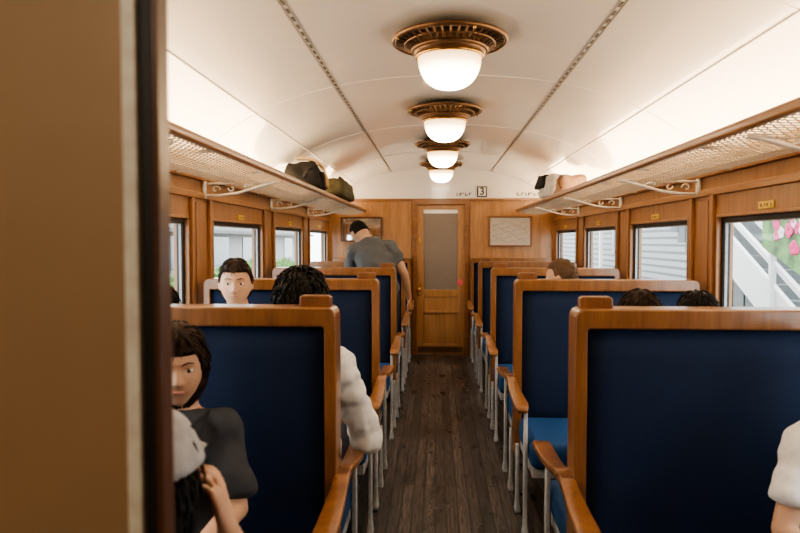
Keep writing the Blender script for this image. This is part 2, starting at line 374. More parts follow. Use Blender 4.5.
# ------------------------------------------------------------------ seats
KX = .955
W_GRIP = wood('wood_handle', (.17,.066,.023), (.27,.112,.040), (20,20,2), rough=.35, coat=.2)
def seat_proto(s, kind):
    """s = -1: aisle lies toward -x (right hand seats).  kind: double, near (faces +y only), far (faces -y only)"""
    r = empty('bench_seat')
    dirs = {'double': (-1, 1), 'near': (1,), 'far': (-1,)}[kind]
    W = .49; ya, yb = (-.052, .052)
    if kind == 'near': ya = -.03
    if kind == 'far': yb = .03
    R = .03; out = [(-W, .26)]
    for k in range(6):
        a = PI - k*PI/10; out.append((-W+R+R*math.cos(a), 1.17-R+R*math.sin(a)))
    out += [(-x, z) for x, z in out[::-1]]
    inn = [(-W+.039, .26)]
    for k in range(6):
        a = PI - k*PI/10; inn.append((-W+.039+.010+.010*math.cos(a), 1.110-.010+.010*math.sin(a)))
    inn += [(-x, z) for x, z in inn[::-1]]
    obj('backrest_frame', frame2(nb(), out, inn, ya, yb, closed=False), W_S, r, bevel=.007)
    for dd in dirs:
        bm = nb(); nx, nz = 10, 8
        g = [[bm.verts.new((-.454+.908*i/nx, dd*(.028+.012*(1-(2*i/nx-1)**4)*(1-(2*j/nz-1)**4)), .40+.714*j/nz)) for j in range(nz+1)] for i in range(nx+1)]
        h = [[bm.verts.new((-.454+.908*i/nx, dd*.002, .40+.714*j/nz)) for j in range(nz+1)] for i in range(nx+1)]
        for i in range(nx):
            for j in range(nz):
                bm.faces.new((g[i][j], g[i+1][j], g[i+1][j+1], g[i][j+1])); bm.faces.new((h[i][j], h[i][j+1], h[i+1][j+1], h[i+1][j]))
        for i in range(nx):
            for j in (0, nz): bm.faces.new((g[i][j], h[i][j], h[i+1][j], g[i+1][j]))
        for j in range(nz):
            for i in (0, nx): bm.faces.new((g[i][j], g[i][j+1], h[i][j+1], h[i][j]))
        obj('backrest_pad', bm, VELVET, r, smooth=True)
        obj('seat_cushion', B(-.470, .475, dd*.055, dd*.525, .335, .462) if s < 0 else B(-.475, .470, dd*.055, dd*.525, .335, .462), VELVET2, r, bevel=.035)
        obj('seat_apron', B(-.46, .47, dd*.07, dd*.49, .29, .34) if s < 0 else B(-.47, .46, dd*.07, dd*.49, .29, .34), GREYP, r, bevel=.006)
        xa = s*.507
        path = [(xa, dd*.0, .652), (xa, dd*.05, .648), (xa, dd*.10, .638), (xa, dd*.16, .627), (xa, dd*.25, .618), (xa, dd*.34, .614), (xa, dd*.42, .613), (xa, dd*.47, .606), (xa, dd*.494, .595)]
        rad = [(.024,.013), (.025,.013), (.026,.013), (.029,.012), (.032,.012), (.034,.012), (.035,.012), (.031,.011), (.021,.007)]
        obj('armrest', plank(nb(), path, rad), W_S, r, smooth=True)
        for yl, zt in ((.43, .606), (.14, .34)):
            bm = nb(); xl = s*.484
            plank(bm, [(xl, dd*yl, zt), (xl, dd*yl, .33), (xl, dd*yl, .14), (xl, dd*(yl+.004), .05), (xl, dd*(yl+.008), .014), (xl, dd*(yl+.008), 0)], [(.008,.014), (.009,.021), (.009,.017), (.010,.022), (.015,.038), (.016,.042)])
            obj('leg', bm, GREYP, r, smooth=True)
        bm = nb(); xl = -s*.46
        tube(bm, [(xl, dd*.40, .30), (xl, dd*.40, .04), (xl, dd*.40, 0)], [.014, .014, .024], 10); obj('leg', bm, GREYP, r, smooth=True)
    if kind == 'double':
        xs = s*.418
        bm = nb(); pts = [(-.052,1.165)]
        pts += [(-.052+.012*(1-math.cos(a)), 1.192+.012*math.sin(a)) for a in (0, PI/6, PI/3, PI/2)]
        pts += [(-x, z) for x, z in pts[::-1]]
        prism(bm, [(x+xs, z) for x, z in pts], 'y', -.018, .018)
        obj('grab_handle', bm, W_GRIP, r, bevel=.006)
    for ch in r.children: ch.data.transform(Matrix.Diagonal((KX,1,1,1)))
    return r
rank = ['nearest', 'second nearest', 'third nearest', 'fourth nearest']
SC = .355+.49*KX
for s, sd in ((-1, 'right'), (1, 'left')):
    proto = None
    for i, y in enumerate(ROWS):
        if proto is None: o = proto = seat_proto(s, 'double')
        else: o = copy_tree(proto)
        o.location = (-s*SC, y, 0)
        tag(o, 'blue velvet double bench seat in wood frame, %s on the %s of the aisle' % (rank[i], sd), 'train seat', 'blue velvet bench seats')
    o = seat_proto(s, 'near'); o.location = (-s*SC+(.05 if s < 0 else 0), YN+.06, 0)
    tag(o, 'blue bench seat against the near partition on the %s of the doorway' % sd, 'train seat', 'blue velvet bench seats')
    o = seat_proto(s, 'far'); o.location = (-s*SC, YE-.045, 0)
    tag(o, 'blue bench seat against the end wall on the %s of the far door' % sd, 'train seat', 'blue velvet bench seats')
# ------------------------------------------------------------------ luggage racks
for s, sd in ((-1, 'left'), (1, 'right')):
    r = empty('luggage_rack', (s*HW, 4.2, 1.72)); tag(r, 'long net luggage rack with wooden front rail above the %s windows' % sd, 'luggage rack')
    y0, y1 = YN+.06-4.2, YE-.06-4.2; xf = -s*.455; xb = -s*.012
    bm = nb(); box(bm, xf-.015, xf+.015, y0, y1, -.012, .026); obj('front_rail', bm, W_H, r, bevel=.012)
    obj('back_rail', B(xb-.010, xb+.010, y0, y1, -.02, .012), W_H, r, bevel=.004)
    bm = nb(); step = .038; D = abs(xf-xb)-.02; n = int((y1-y0+D)/step)
    for sg in (1, -1):
        for k in range(-int(D/step), int((y1-y0)/step)):
            ya = y0+k*step
            pts = []
            for t in (0, .25, .5, .75, 1):
                yy = ya + D*t if sg > 0 else ya + D*(1-t)
                pts.append(((xb-s*.01)+(xf-xb+s*.02)*t, min(max(yy, y0), y1), -.006-.030*4*t*(1-t)))
            tube(bm, pts, .0026, 4, hint=(0,0,1), cap=False)
    obj('net', bm, NET, r)
    for k in range(10):
        yy = y0+.3+k*.7275
        obj('cross_bar', tube(nb(), [(xb, yy, -.012), (xf, yy, -.012)], .006, 8, hint=(0,0,1)), WHITEP, r, smooth=True)
    for yb_ in (2.10, 3.555, 5.01, 6.465):
        yy = yb_-4.2; bm = nb()
        box(bm, 0, -s*.02, yy-.016, yy+.016, -.115, -.02)
        tube(bm, [(-s*.015, yy, -.035), (xf+s*.02, yy, -.024)], .007, 8, hint=(0,1,0))
        tube(bm, [(-s*.015, yy, -.10), (-s*.10, yy, -.098), (-s*.20, yy, -.085), (-s*.30, yy, -.058), (-s*.38, yy, -.035), (xf+s*.02, yy, -.024)], [(.008,.007)]*6, 8, hint=(0,1,0))
        for cx, cz, r0, a0, a1 in ((.075,-.066,.026,0,5.6), (.165,-.058,.021,3.1,8.4), (.245,-.048,.014,0,5.6)):
            pts = [(-s*(cx+r0*(1-.09*q)*math.cos(a0+(a1-a0)*q/10)), yy, cz+r0*(1-.09*q)*math.sin(a0+(a1-a0)*q/10)) for q in range(10)]
            tube(bm, pts, .0042, 6, hint=(0,1,0))
        tube(bm, [(-s*.26, yy, -.036), (-s*.30, yy, -.052), (-s*.35, yy, -.036)], .004, 6, hint=(0,1,0))
        obj('bracket', bm, WHITEP, r, smooth=True)
for s, sd in ((-1, 'left'), (1, 'right')):
    for i, (a, b) in enumerate(WINY):
        if i == 0: continue
        r = empty('number_plate', (s*HW, (a+b)/2+(.07 if i == 1 else .03), 1.524)); tag(r, 'small yellow seat number plate above the %s window in view on the %s wall' % (['', 'first', 'second', 'third', 'last'][i], sd), 'number plate', 'seat number plates over the windows')
        obj('plate', B(0, -s*.006, -.065, .065, -.016, .016), PLATE, r, bevel=.002)
        bm = nb()
        for k in range(4):
            yy = -.048+k*.026; box(bm, -s*.0055, -s*.0072, yy, yy+(.014 if k % 2 else .006), -.007, .007)
        obj('plate_marks', bm, BRONZE, r)
# ------------------------------------------------------------------ ceiling lamps
def lamp():
    r = empty('ceiling_lamp')
    bm = nb(); lathe(bm, [(0,.0),(.14,.0),(.17,-.012),(.222,-.036),(.20,-.040),(0,-.040)], 48); obj('base_plate', bm, DARK, r, smooth=False)
    bm = nb(); torus(bm, .232, -.044, .011); torus(bm, .208, -.042, .006); obj('outer_ring', bm, BRONZE, r, smooth=True)
    bm = nb()
    for k in range(40):
        a = 2*PI*k/40; c, s_ = math.cos(a), math.sin(a)
        tube(bm, [(c*.222, s_*.222, -.048), (c*.19, s_*.19, -.058), (c*.155, s_*.155, -.078)], [(.006,.004)]*3, 6, hint=(-s_, c, 0))
    obj('grille', bm, BRONZE, r)
    bm = nb(); torus(bm, .186, -.060, .005); torus(bm, .152, -.082, .010); lathe(bm, [(.16,-.038),(.155,-.078),(.151,-.092),(.143,-.104),(.133,-.109),(.133,-.038)], 48); obj('inner_ring', bm, BRONZE, r, smooth=True)
    bm = nb(); torus(bm, .138, -.111, .006); obj('brass_rim', bm, BRASS, r, smooth=True)
    bm = nb(); pr = [(.132*math.cos(a)**.75, -.111-.130*math.sin(a)) for a in [PI/2*i/16 for i in range(17)]]; pr[-1] = (0, -.241)
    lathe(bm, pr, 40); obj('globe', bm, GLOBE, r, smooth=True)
    for k in range(4):
        a = 2*PI*k/4+.4; obj('screw', ball(nb(), (.232*math.cos(a), .232*math.sin(a), -.055), .007), BRASS, r, smooth=True)
    return r
L0 = None
LL = ['just inside the doorway, above the view', 'largest and nearest in view', 'second in view', 'third in view', 'farthest and smallest']
for i, y in enumerate((1.295, 2.75, 4.205, 5.66, 7.115)):
    if L0 is None: o = L0 = lamp()
    else: o = copy_tree(L0)
    o.location = (0, y, 2.245); tag(o, 'round bronze ceiling lamp with lit glass globe, ' + LL[i], 'ceiling lamp', 'bronze lamps along the ceiling')
# ------------------------------------------------------------------ luggage
def bagmesh(w, dp, h, taper=.85, wr=.06, seed=0):
    bm = nb(); bmesh.ops.create_cube(bm, size=1)
    bmesh.ops.subdivide_edges(bm, edges=bm.edges[:], cuts=7, use_grid_fill=True)
    for v in bm.verts:
        k = 1-(1-taper)*max(0, v.co.z+.5)
        q = v.co+V((seed,0,0))
        nn = noise.noise(q*3.1)*wr + noise.noise(q*8)*wr*.7
        c = v.co; rr = (abs(2*c.x)**4+abs(2*c.y)**4+abs(2*c.z)**4)**.25
        f = 1/max(rr, 1)*.5+.5 if rr > 0 else 1
        v.co = V((c.x*w*k*f*(1+nn), c.y*dp*k*f*(1+nn), (c.z*f+.5)*h*(1+nn*1.5)))
    return bm
BAGD = plain('black_fabric', (.014,.012,.012), .8, bmp=.4); BAGT = plain('tan_strap', (.60,.38,.16), .7); OLIVE = plain('olive_fabric', (.085,.072,.036), .85, bmp=.4)
OFFW = plain('offwhite_fabric', (.70,.68,.64), .8, bmp=.3); BRN = plain('brown_leather', (.18,.07,.03), .5, bmp=.2)
r = empty('backpack', (-1.045, 4.86, 1.748), .12); tag(r, 'black backpack with tan stripes lying on the left luggage rack', 'backpack')
obj('bag_body', bagmesh(.33, .62, .20, .66, .10), BAGD, r, sub=1, smooth=True)
for yy in (-.20, -.05, .12):
    bm = nb(); tube(bm, [(.178, yy, .02), (.176, yy, .08), (.154, yy+.01, .150), (.112, yy+.02, .203), (.03, yy+.03, .228), (-.05, yy+.03, .226)], [(.015,.006)]*6, 8, hint=(0,1,0)); obj('strap', bm, BAGT, r, smooth=True)
obj('front_pocket', bagmesh(.10, .34, .12, .8, .08), BAGD, r, sub=1, smooth=True).location = (.12, -.02, .01)
obj('handle', tube(nb(), [(.02,-.27,.08), (.04,-.33,.11), (.07,-.33,.13), (.09,-.25,.14)], .009, 8), BAGD, r, smooth=True)
r = empty('duffel_bag', (-1.0, 6.05, 1.748), 0); tag(r, 'olive soft duffel bag behind the backpack on the left rack', 'bag')
obj('bag_body', bagmesh(.32, .95, .185, .8, .12, 3), OLIVE, r, sub=1, smooth=True)
obj('handle', tube(nb(), [(.06,-.16,.170), (.06,-.10,.205), (.06,.10,.205), (.06,.16,.170)], .010, 8), BAGD, r, smooth=True)
obj('zip', tube(nb(), [(-.02,-.25,.172), (-.02,0,.192), (-.02,.25,.172)], .006, 6), INK, r, smooth=True)
r = empty('handbag', (1.01, 5.86, 1.748), .2); tag(r, 'dark bag with off-white side on the right luggage rack, farther of two', 'bag')
obj('bag_body', bagmesh(.26, .34, .21, .7, .08, 5), OFFW, r, sub=1, smooth=True)
obj('flap', bagmesh(.17, .24, .13, .6), BAGD, r, sub=1, smooth=True).location = (-.06, .10, .085)
r = empty('knapsack', (1.07, 5.48, 1.748), 0); tag(r, 'pale tan soft bag on the right luggage rack, nearer of two', 'bag')
obj('bag_body', bagmesh(.28, .32, .16, .7, .10, 7), plain('pale_tan_fabric', (.42,.26,.16), .8, bmp=.3), r, sub=1, smooth=True)
obj('strap', tube(nb(), [(-.11,-.12,.05), (-.13,-.06,.12), (-.09,.03,.165), (0,.10,.16)], .009, 8), BRN, r, smooth=True)
# ------------------------------------------------------------------ people
def head_pt(d):
    x, y, z = d
    X, Y, Z = .075*x, .094*y, .116*z
    if z < 0:
        t = -z; X *= 1-.30*t*t
        Y *= (1-.40*t*t) if y < 0 else (1+.02*t)
    if y > 0:
        Y -= .008*y*y
        for s in (-1, 1): Y -= .011*math.exp(-((X-s*.031)/.015)**2-((Z-.006)/.012)**2)
        Y += .005*math.exp(-((Z-.030)/.009)**2)*math.exp(-(X/.05)**2)
        Y += .006*math.exp(-(X/.022)**2-((Z+.056)/.010)**2)
        Y += .010*math.exp(-(X/.025)**2-((Z+.098)/.016)**2)
    return V((X, Y, Z))
def sphere_map(fn, nu=48, nv=36):
    bm = nb(); R = []
    for j in range(nv+1):
        th = PI*j/nv
        if j in (0, nv): R.append([bm.verts.new(fn(V((0,0,math.cos(th)))))])
        else: R.append([bm.verts.new(fn(V((math.sin(th)*math.cos(2*PI*i/nu), math.sin(th)*math.sin(2*PI*i/nu), math.cos(th))))) for i in range(nu)])
    for A, D in zip(R, R[1:]):
        for i in range(nu):
            j = (i+1) % nu
            if len(A) == 1: bm.faces.new((A[0], D[i], D[j]))
            elif len(D) == 1: bm.faces.new((A[j], A[i], D[0]))
            else: bm.faces.new((A[i], D[i], D[j], A[j]))
    return bm
def addbm(dst, src, M=None):
    me = bpy.data.meshes.new('tmp'); src.to_mesh(me); src.free()
    if M is not None: me.transform(M)
    dst.from_mesh(me); bpy.data.meshes.remove(me)
def sstep(a, b, x):
    t = min(1, max(0, (x-a)/(b-a))); return t*t*(3-2*t)
HS = dict(short=(.50,-.50,.11,.4), fluffy=(.36,-.50,.24,.6), bob=(.42,-1.2,.15,.3), buzz=(.50,-.22,.05,.3))
TUFT = dict(short=(700,.030,.0034), fluffy=(620,.040,.0056), bob=(500,.045,.0032), buzz=(500,.010,.0030))
WILD = dict(short=.15, fluffy=.65, bob=.06, buzz=.5)
def hair_L(style, y):
    P = HS[style]; return P[0] + (P[1]-P[0])*(sstep(.45, -.15, y) if style != 'bob' else sstep(.62, .30, y))
def hair_fn(style):
    P = HS[style]
    def f(d):
        x, y, z = d
        k = sstep(hair_L(style, y)-.07, hair_L(style, y)+.07, z)
        n = noise.noise(V((x*4, y*4, z*3)))*.6 + noise.noise(V((x*11, y*11, z*8)))*.35 + noise.noise(V((x*30, y*30, z*10)))*.12
        amp = (1.0-.35*max(0, z)) if style == 'fluffy' else (.65+.30*max(0, z))
        m = .84 + k*(.16+P[2]*amp + n*P[2]*.45*P[3])
        p = head_pt(d)*m
        if k < .5 and y > 0: p.y = min(p.y, .07)
        if style == 'bob' and z < 0 and y < .5:
            p.z *= 1.0+.08*k; p.x *= 1+.30*(-z)*k; p.y -= .010*k
        return p
    return f
def hair_mesh(style, rnd):
    bm = sphere_map(hair_fn(style), 96, 72); cnt, ln, rd = TUFT[style]; f = hair_fn(style); wi = WILD[style]
    for _ in range(cnt):
        z = rnd.uniform(-.9 if style == 'bob' else -.6, 1); a = rnd.uniform(0, 2*PI); q = math.sqrt(1-z*z); d = V((q*math.cos(a), q*math.sin(a), z))
        if z < hair_L(style, d.y)+.06: continue
        p = f(d); nrm = V((p.x/.075, p.y/.094, p.z/.116)).normalized()
        flow = V((d.x*.8+rnd.uniform(-wi,wi), d.y*.5-.25+rnd.uniform(-wi,wi), -.9+rnd.uniform(-.3,1)*wi))
        flow = (flow-nrm*flow.dot(nrm)).normalized(); L = ln*rnd.uniform(.6, 1.2); h_ = .16 if wi > .4 else .05
        pts = [p-nrm*.004, p+nrm*L*h_+flow*L*.33, p+nrm*L*h_+flow*L*.70, p+nrm*L*(h_-.10)+flow*L]
        tube(bm, pts, [rd, rd*.95, rd*.6, rd*.1], 5, hint=nrm.cross(flow))
    return bm
def hand(bm, W, d, pn, side, curl=.5, sc=1.0):
    """W wrist, d finger direction, pn palm-facing direction, side: +1 thumb on l side"""
    d = V(d).normalized(); pn = V(pn); pn = (pn-d*pn.dot(d)).normalized(); l = d.cross(pn)*side
    W = V(W)
    tube(bm, [W, W+d*.03*sc, W+d*.065*sc, W+d*.088*sc], [(.024*sc,.018*sc), (.034*sc,.016*sc), (.040*sc,.014*sc), (.038*sc,.011*sc)], 12, hint=l)
    for off, ln in ((.034,.062), (.0115,.072), (-.0115,.067), (-.034,.052)):
        p = W+d*(.078*sc)+l*off*sc; a = .15
        pts = [p]; q = p
        for k, fr in enumerate((.42,.32,.26)):
            dr = d*math.cos(a)+pn*math.sin(a)+l*off*1.2; q = q+dr*ln*fr*sc; pts.append(q); a += curl
        tube(bm, pts, [.0088*sc, .0083*sc, .0076*sc, .0060*sc], 8, hint=l)
        ball(bm, pts[-1], .0062*sc, seg=8, rings=6)
    p = W+d*.018*sc+l*.024*sc
    q = p+(d*.55+l*.75+pn*.25).normalized()*.036*sc; r2 = q+(d*.85+l*.35+pn*.4).normalized()*.030*sc
    tube(bm, [p, q, r2], [.012*sc, .010*sc, .0075*sc], 8, hint=pn); ball(bm, r2, .0078*sc, seg=8, rings=6)
SEATED = dict(pel=(0,0,.55), chest=(0,-.03,.86), neck=(0,-.03,1.035), head=(0,0,1.165),
    sh=[(-.165,-.03,.985), (.165,-.03,.985)], el=[(-.215,.05,.735), (.215,.05,.735)], wr=[(-.11,.25,.665), (.11,.25,.665)],
    hd=[(.35,.85,-.05), (-.35,.85,-.05)], hip=[(-.085,.03,.545), (.085,.03,.545)], kn=[(-.11,.43,.53), (.11,.43,.53)], an=[(-.12,.44,.09), (.12,.44,.09)])
def person(label, loc, rz, s=1.0, J=None, yaw=0, pitch=0, roll=0, style='short', hair=HBLACK, shirt=(.3,.3,.3), trousers=(.03,.035,.05), longs=False, sleeve=.65, voxel=.007, seated=True, hs=None, pn=None, wf=1.0, shirtname='shirt', skin=SKIN, group=None):
    j = dict(SEATED); j.update(J or {})
    hs = hs or (.55+.45*s)
    def T(p):
        x, y, z = p
        if seated:
            z = .46+(z-.46)*s if z > .46 else z
            return V((x*s, y*(s if z > .3 else max(s, .85)), z))
        return V(p)*s
    def A(k): return [T(p) for p in j[k]] if isinstance(j[k], list) else T(j[k])
    pel, chest, neck, head = A('pel'), A('chest'), A('neck'), A('head')
    sh, el, wr, hip, kn, an = A('sh'), A('el'), A('wr'), A('hip'), A('kn'), A('an')
    def torso(bm, inf=0, lo=0, top=True):
        up = (chest-pel).normalized()
        mid = pel.lerp(chest, .5); uc = chest.lerp(neck, .55)
        pts = [pel-up*.075*s, pel-up*.03*s, pel.lerp(chest,.15), mid, chest, uc, uc.lerp(neck, .6), neck+V((0,0,.004))]
        rd = [(.115,.085), (.152,.108), (.155,.108), (.136*wf,.098), (.152*wf,.108), (.155*wf,.092), (.115*wf,.075), (.062,.058)]
        tube(bm, pts, [(a*s+inf, b*s+inf) for a, b in rd], 20)
    HM = Matrix.Translation(head) @ Matrix.Rotation(math.radians(yaw), 4, 'Z') @ Matrix.Rotation(math.radians(pitch), 4, 'X') @ Matrix.Rotation(math.radians(roll), 4, 'Y') @ Matrix.Scale(hs, 4)
    bm = nb(); torso(bm)
    tube(bm, [neck-V((0,0,.03)), neck+V((0,0,.02)), HM @ V((0,-.022,-.06)), HM @ V((0,-.02,-.02))], [.060*s, .054*s, .050*hs, .048*hs], 14)
    hb = sphere_map(head_pt); addbm(bm, hb, HM)
    nz = nb(); tube(nz, [(0,.080,.022), (0,.087,.0), (0,.099,-.026), (0,.086,-.035)], [.006,.007,.010,.006], 8); addbm(bm, nz, HM)
    nz = nb()
    for sd in (-1, 1):
        ball(nz, (sd*.011,.087,-.028), .0075, seg=8, rings=6)
        ball(nz, (sd*(.070 if style == 'bob' else .078),-.006,-.004), .024 if style == 'bob' else .030, (.28,.60,1.0), seg=12, rings=8)
    addbm(bm, nz, HM)
    for i, sd in ((0,-1), (1,1)):
        ball(bm, sh[i], .054*s); tube(bm, [neck.lerp(chest,.25), sh[i]], [.062*s, .052*s])
        tube(bm, [sh[i], sh[i].lerp(el[i],.5), el[i]], [.051*s, .046*s, .038*s]); ball(bm, el[i], .038*s)
        tube(bm, [el[i], el[i].lerp(wr[i],.35), wr[i]], [.037*s, .038*s, .025*s]); ball(bm, wr[i], .025*s)
        hdv = j['hd'][i]; pnn = (pn[i] if pn else (0,0,-1))
        hand(bm, wr[i], hdv, pnn, -sd, .45, max(s, .8))
        ball(bm, hip[i], .082*s)
        tube(bm, [hip[i], hip[i].lerp(kn[i],.5), kn[i]], [.082*s, .074*s, .054*s]); ball(bm, kn[i], .054*s)
        tube(bm, [kn[i], kn[i].lerp(an[i],.35), an[i]], [.052*s, .052*s, .034*s])
        fd = V((sd*.15,1,0)).normalized()
        tube(bm, [an[i]-fd*.04+V((0,0,-.03)), an[i]+fd*.03+V((0,0,-.04)), an[i]+fd*.12+V((0,0,-.055)), an[i]+fd*.17+V((0,0,-.06))], [(.034,.036),(.038,.034),(.042,.024),(.030,.016)], 12)
    p = obj('person', bm, skin, smooth=True); p.location = loc; p.rotation_euler = (0,0,rz)
    tag(p, label, 'person', group)
    m = p.modifiers.new('remesh', 'REMESH'); m.mode = 'VOXEL'; m.voxel_size = voxel; m.use_smooth_shade = True
    m = p.modifiers.new('smooth', 'SMOOTH'); m.factor = .5; m.iterations = 3
    bm = nb(); addbm(bm, hair_mesh(style, random.Random(len(label))), HM); h = obj('hair', bm, hair, p, smooth=True)
    for sd in (-1, 1):
        bm = nb(); t = nb(); ball(t, (sd*.031,.0605,.005), .0135, (1.1,1,.62)); addbm(bm, t, HM); e = obj('eye', bm, EYEW, p, smooth=True)
        bm = nb(); t = nb(); ball(t, (sd*.031,.0690,.004), .0062); addbm(bm, t, HM); obj('iris', bm, INK, e, smooth=True)
        bm = nb(); t = nb(); tube(t, [(sd*.017,.0735,.0125), (sd*.031,.0765,.0145), (sd*.045,.068,.0115)], [(.004,.0016),(.005,.0022),(.003,.0014)], 8, hint=(0,1,0)); addbm(bm, t, HM); obj('eyelid', bm, skin, p, smooth=True)
        bm = nb(); t = nb(); tube(t, [(sd*.014,.086,.026), (sd*.030,.083,.032), (sd*.047,.072,.027)], [.0014,.0022,.0012], 6); addbm(bm, t, HM); obj('eyebrow', bm, hair, p, smooth=True)
    bm = nb(); t = nb(); tube(t, [(-.019,.080,-.056), (-.010,.0865,-.054), (0,.0875,-.055), (.010,.0865,-.054), (.019,.080,-.056)], [.0013,.0034,.0038,.0034,.0013], 8, hint=(0,0,1)); addbm(bm, t, HM); obj('mouth', bm, LIP, p, smooth=True)
    SM = plain('cloth', shirt, .85, nscale=60, var=.05, bmp=.04); TM = plain('trouser_cloth', trousers, .85, nscale=120, bmp=.1)
    def cloth(name, bm, mat, v=.009, disp=.012, fold=.11):
        o = obj(name, bm, mat, p, smooth=True)
        m = o.modifiers.new('remesh', 'REMESH'); m.mode = 'VOXEL'; m.voxel_size = v; m.use_smooth_shade = True
        m = o.modifiers.new('smooth', 'SMOOTH'); m.factor = .5; m.iterations = 6
        tx = bpy.data.textures.new('folds', 'CLOUDS'); tx.noise_scale = fold; tx.noise_depth = 1
        m = o.modifiers.new('folds', 'DISPLACE'); m.texture = tx; m.strength = disp*2.4; m.mid_level = .40
        return o
    bm = nb(); torso(bm, .013)
    for i in (0, 1):
        ball(bm, sh[i], .064*s); tube(bm, [neck.lerp(chest,.30), sh[i]], [.072*s, .064*s])
        if longs:
            n_ = 9; pts = [sh[i].lerp(el[i], k/n_) for k in range(n_+1)]
            tube(bm, pts, [(.062-.010*k/n_+(.005 if k % 2 else -.003))*s for k in range(n_+1)]); ball(bm, el[i], .053*s)
            pts = [el[i].lerp(wr[i], .96*k/n_) for k in range(n_+1)]
            tube(bm, pts, [(.053-.016*k/n_+(.005 if k % 2 else -.003))*s for k in range(n_+1)])
        else:
            tube(bm, [sh[i], sh[i].lerp(el[i], sleeve)], [.064*s, .064*s], 18)
    cloth(shirtname, bm, SM, fold=.06 if longs else .085, disp=.014)
    bm = nb(); up = (chest-pel).normalized()
    tube(bm, [pel-up*.088*s, pel-up*.03*s, pel+up*.05*s], [(.125*s,.095*s), (.163*s,.118*s), (.160*s,.112*s)], 20)
    for i in (0, 1):
        ball(bm, hip[i], .091*s); tube(bm, [hip[i], kn[i]], [.092*s, .068*s]); ball(bm, kn[i], .068*s)
        tube(bm, [kn[i], an[i].lerp(kn[i],.08)], [.066*s, .052*s])
    cloth('trousers', bm, TM, .013, .01)
    for i, sd in ((0,-1), (1,1)):
        fd = V((sd*.15,1,0)).normalized(); bm = nb(); a = an[i]
        tube(bm, [a-fd*.055+V((0,0,-.045)), a-fd*.01+V((0,0,-.04)), a+fd*.06+V((0,0,-.050)), a+fd*.14+V((0,0,-.060)), a+fd*.19+V((0,0,-.066))], [(.034,.042),(.042,.050),(.046,.038),(.046,.028),(.030,.018)], 14)
        obj('shoe', bm, INK, p, smooth=True)
    return p, HM
person('person in cream sweater with fluffy black hair, seated facing away by the aisle', (-.56, 2.28, 0), 0, 1.0,
    J=dict(head=(.024,.0,1.142), sh=[(-.165,-.03,.955), (.165,-.03,.925)], el=[(-.215,.05,.735), (.262,.03,.655)], wr=[(-.11,.25,.665), (.19,.27,.645)]), pitch=-8, style='fluffy', shirt=(.78,.77,.74), longs=True, wf=1.05, shirtname='sweater', voxel=.007)
person('person mostly hidden by the nearest left bench, only black hair showing by the window', (-1.07, 2.27, 0), 0, .90, style='fluffy', shirt=(.1,.1,.12), voxel=.010)
person('person seated by the left window facing the camera behind the nearest left bench', (-1.040, 3.15, 0), PI, .99, yaw=12, style='short', hair=HBROWN, shirt=(.45,.45,.47), voxel=.006)
pw, _ = person('person in dark grey T-shirt seated facing the camera on the nearest left bench', (-.750, 1.71, 0), PI, .80,
    J=dict(neck=(0,-.03,1.02), head=(0,0,1.175), sh=[(-.135,-.03,.955), (.135,-.03,.955)], el=[(-.215,.06,.715), (.21,.06,.715)], wr=[(-.16,.27,.68), (.13,.27,.66)]), hs=.91, wf=.84, pitch=-6, yaw=20, style='bob', hair=HBROWN, shirt=(.042,.047,.056), sleeve=.85, voxel=.0055)
STRAPM = plain('strap_cloth', (.012,.013,.016), .7)
for sx in (-.082, .082):
    pts = [(sx*.9,.130,.76), (sx,.132,.84), (sx,.114,.92), (sx,.068,.985), (sx,-.01,1.017), (sx,-.08,.98)]
    bm = nb(); plank(bm, [(x*.80, y*.80, .46+(z-.46)*.80) for x, y, z in pts], [(.017,.004)]*6); obj('shoulder_strap', bm, STRAPM, pw, smooth=True)
ch, HM = person('child with light grey cap and raised hand, seated in the left foreground facing away', (-.485, .935, 0), 0, .76,
    J=dict(el=[(-.20,.12,.74), (.185,.17,.84)], wr=[(-.11,.25,.665), (.130,.09,1.05)], hd=[(.35,.85,-.05), (-.18,-.10,.97)]), pn=[(0,0,-1), (-1,-.1,-.2)], style='bob', shirt=(.06,.06,.07), voxel=.0050, hs=.88)
bm = nb()
def capf(d):
    p = head_pt(d)
    return p*((1.30 if d.z > .26 else .9) + (.03*noise.noise(d*3) if d.z > .26 else 0))
bm2 = sphere_map(capf, 40, 40); addbm(bm, bm2, HM); obj('cap', bm, plain('grey_cap_cloth', (.40,.40,.41), .8, bmp=.2), ch, smooth=True)
bm = nb(); t = nb(); tube(t, [(0,.06,.045), (0,.12,.045), (0,.165,.035)], [(.070,.006), (.062,.005), (.035,.003)], 16); addbm(bm, t, HM); obj('cap_brim', bm, plain('grey_brim', (.30,.30,.31), .8), ch, smooth=True)
person('person with brown hair seated facing away beyond the nearest right bench, left of two', (.645, 2.27, 0), 0, .885, style='short', hair=HBROWN, shirt=(.3,.25,.2), voxel=.010)
person('person with dark hair leaning forward beyond the nearest right bench, right of two', (.950, 2.29, 0), 0, .945, J=dict(head=(0,.27,1.09), neck=(0,.17,.985), chest=(0,.08,.83), sh=[(-.155,.13,.925), (.155,.13,.925)]), pitch=-10, style='short', hair=HBLACK, shirt=(.1,.1,.15), voxel=.010)
person('person with light brown hair seated beyond the second right bench, head turned to the aisle', (.655, 3.73, 0), 0, .98, yaw=62, style='buzz', hair=HLIGHT, shirt=(.3,.3,.3), voxel=.006)
person('person in white T-shirt at the right edge seated on the nearest right bench', (1.035, 1.70, 0), PI, .765,
    J=dict(el=[(-.20,.05,.735), (.285,.06,.70)], wr=[(-.11,.25,.665), (.20,.27,.63)]), style='short', shirt=(.85,.84,.82), sleeve=.72, voxel=.007)
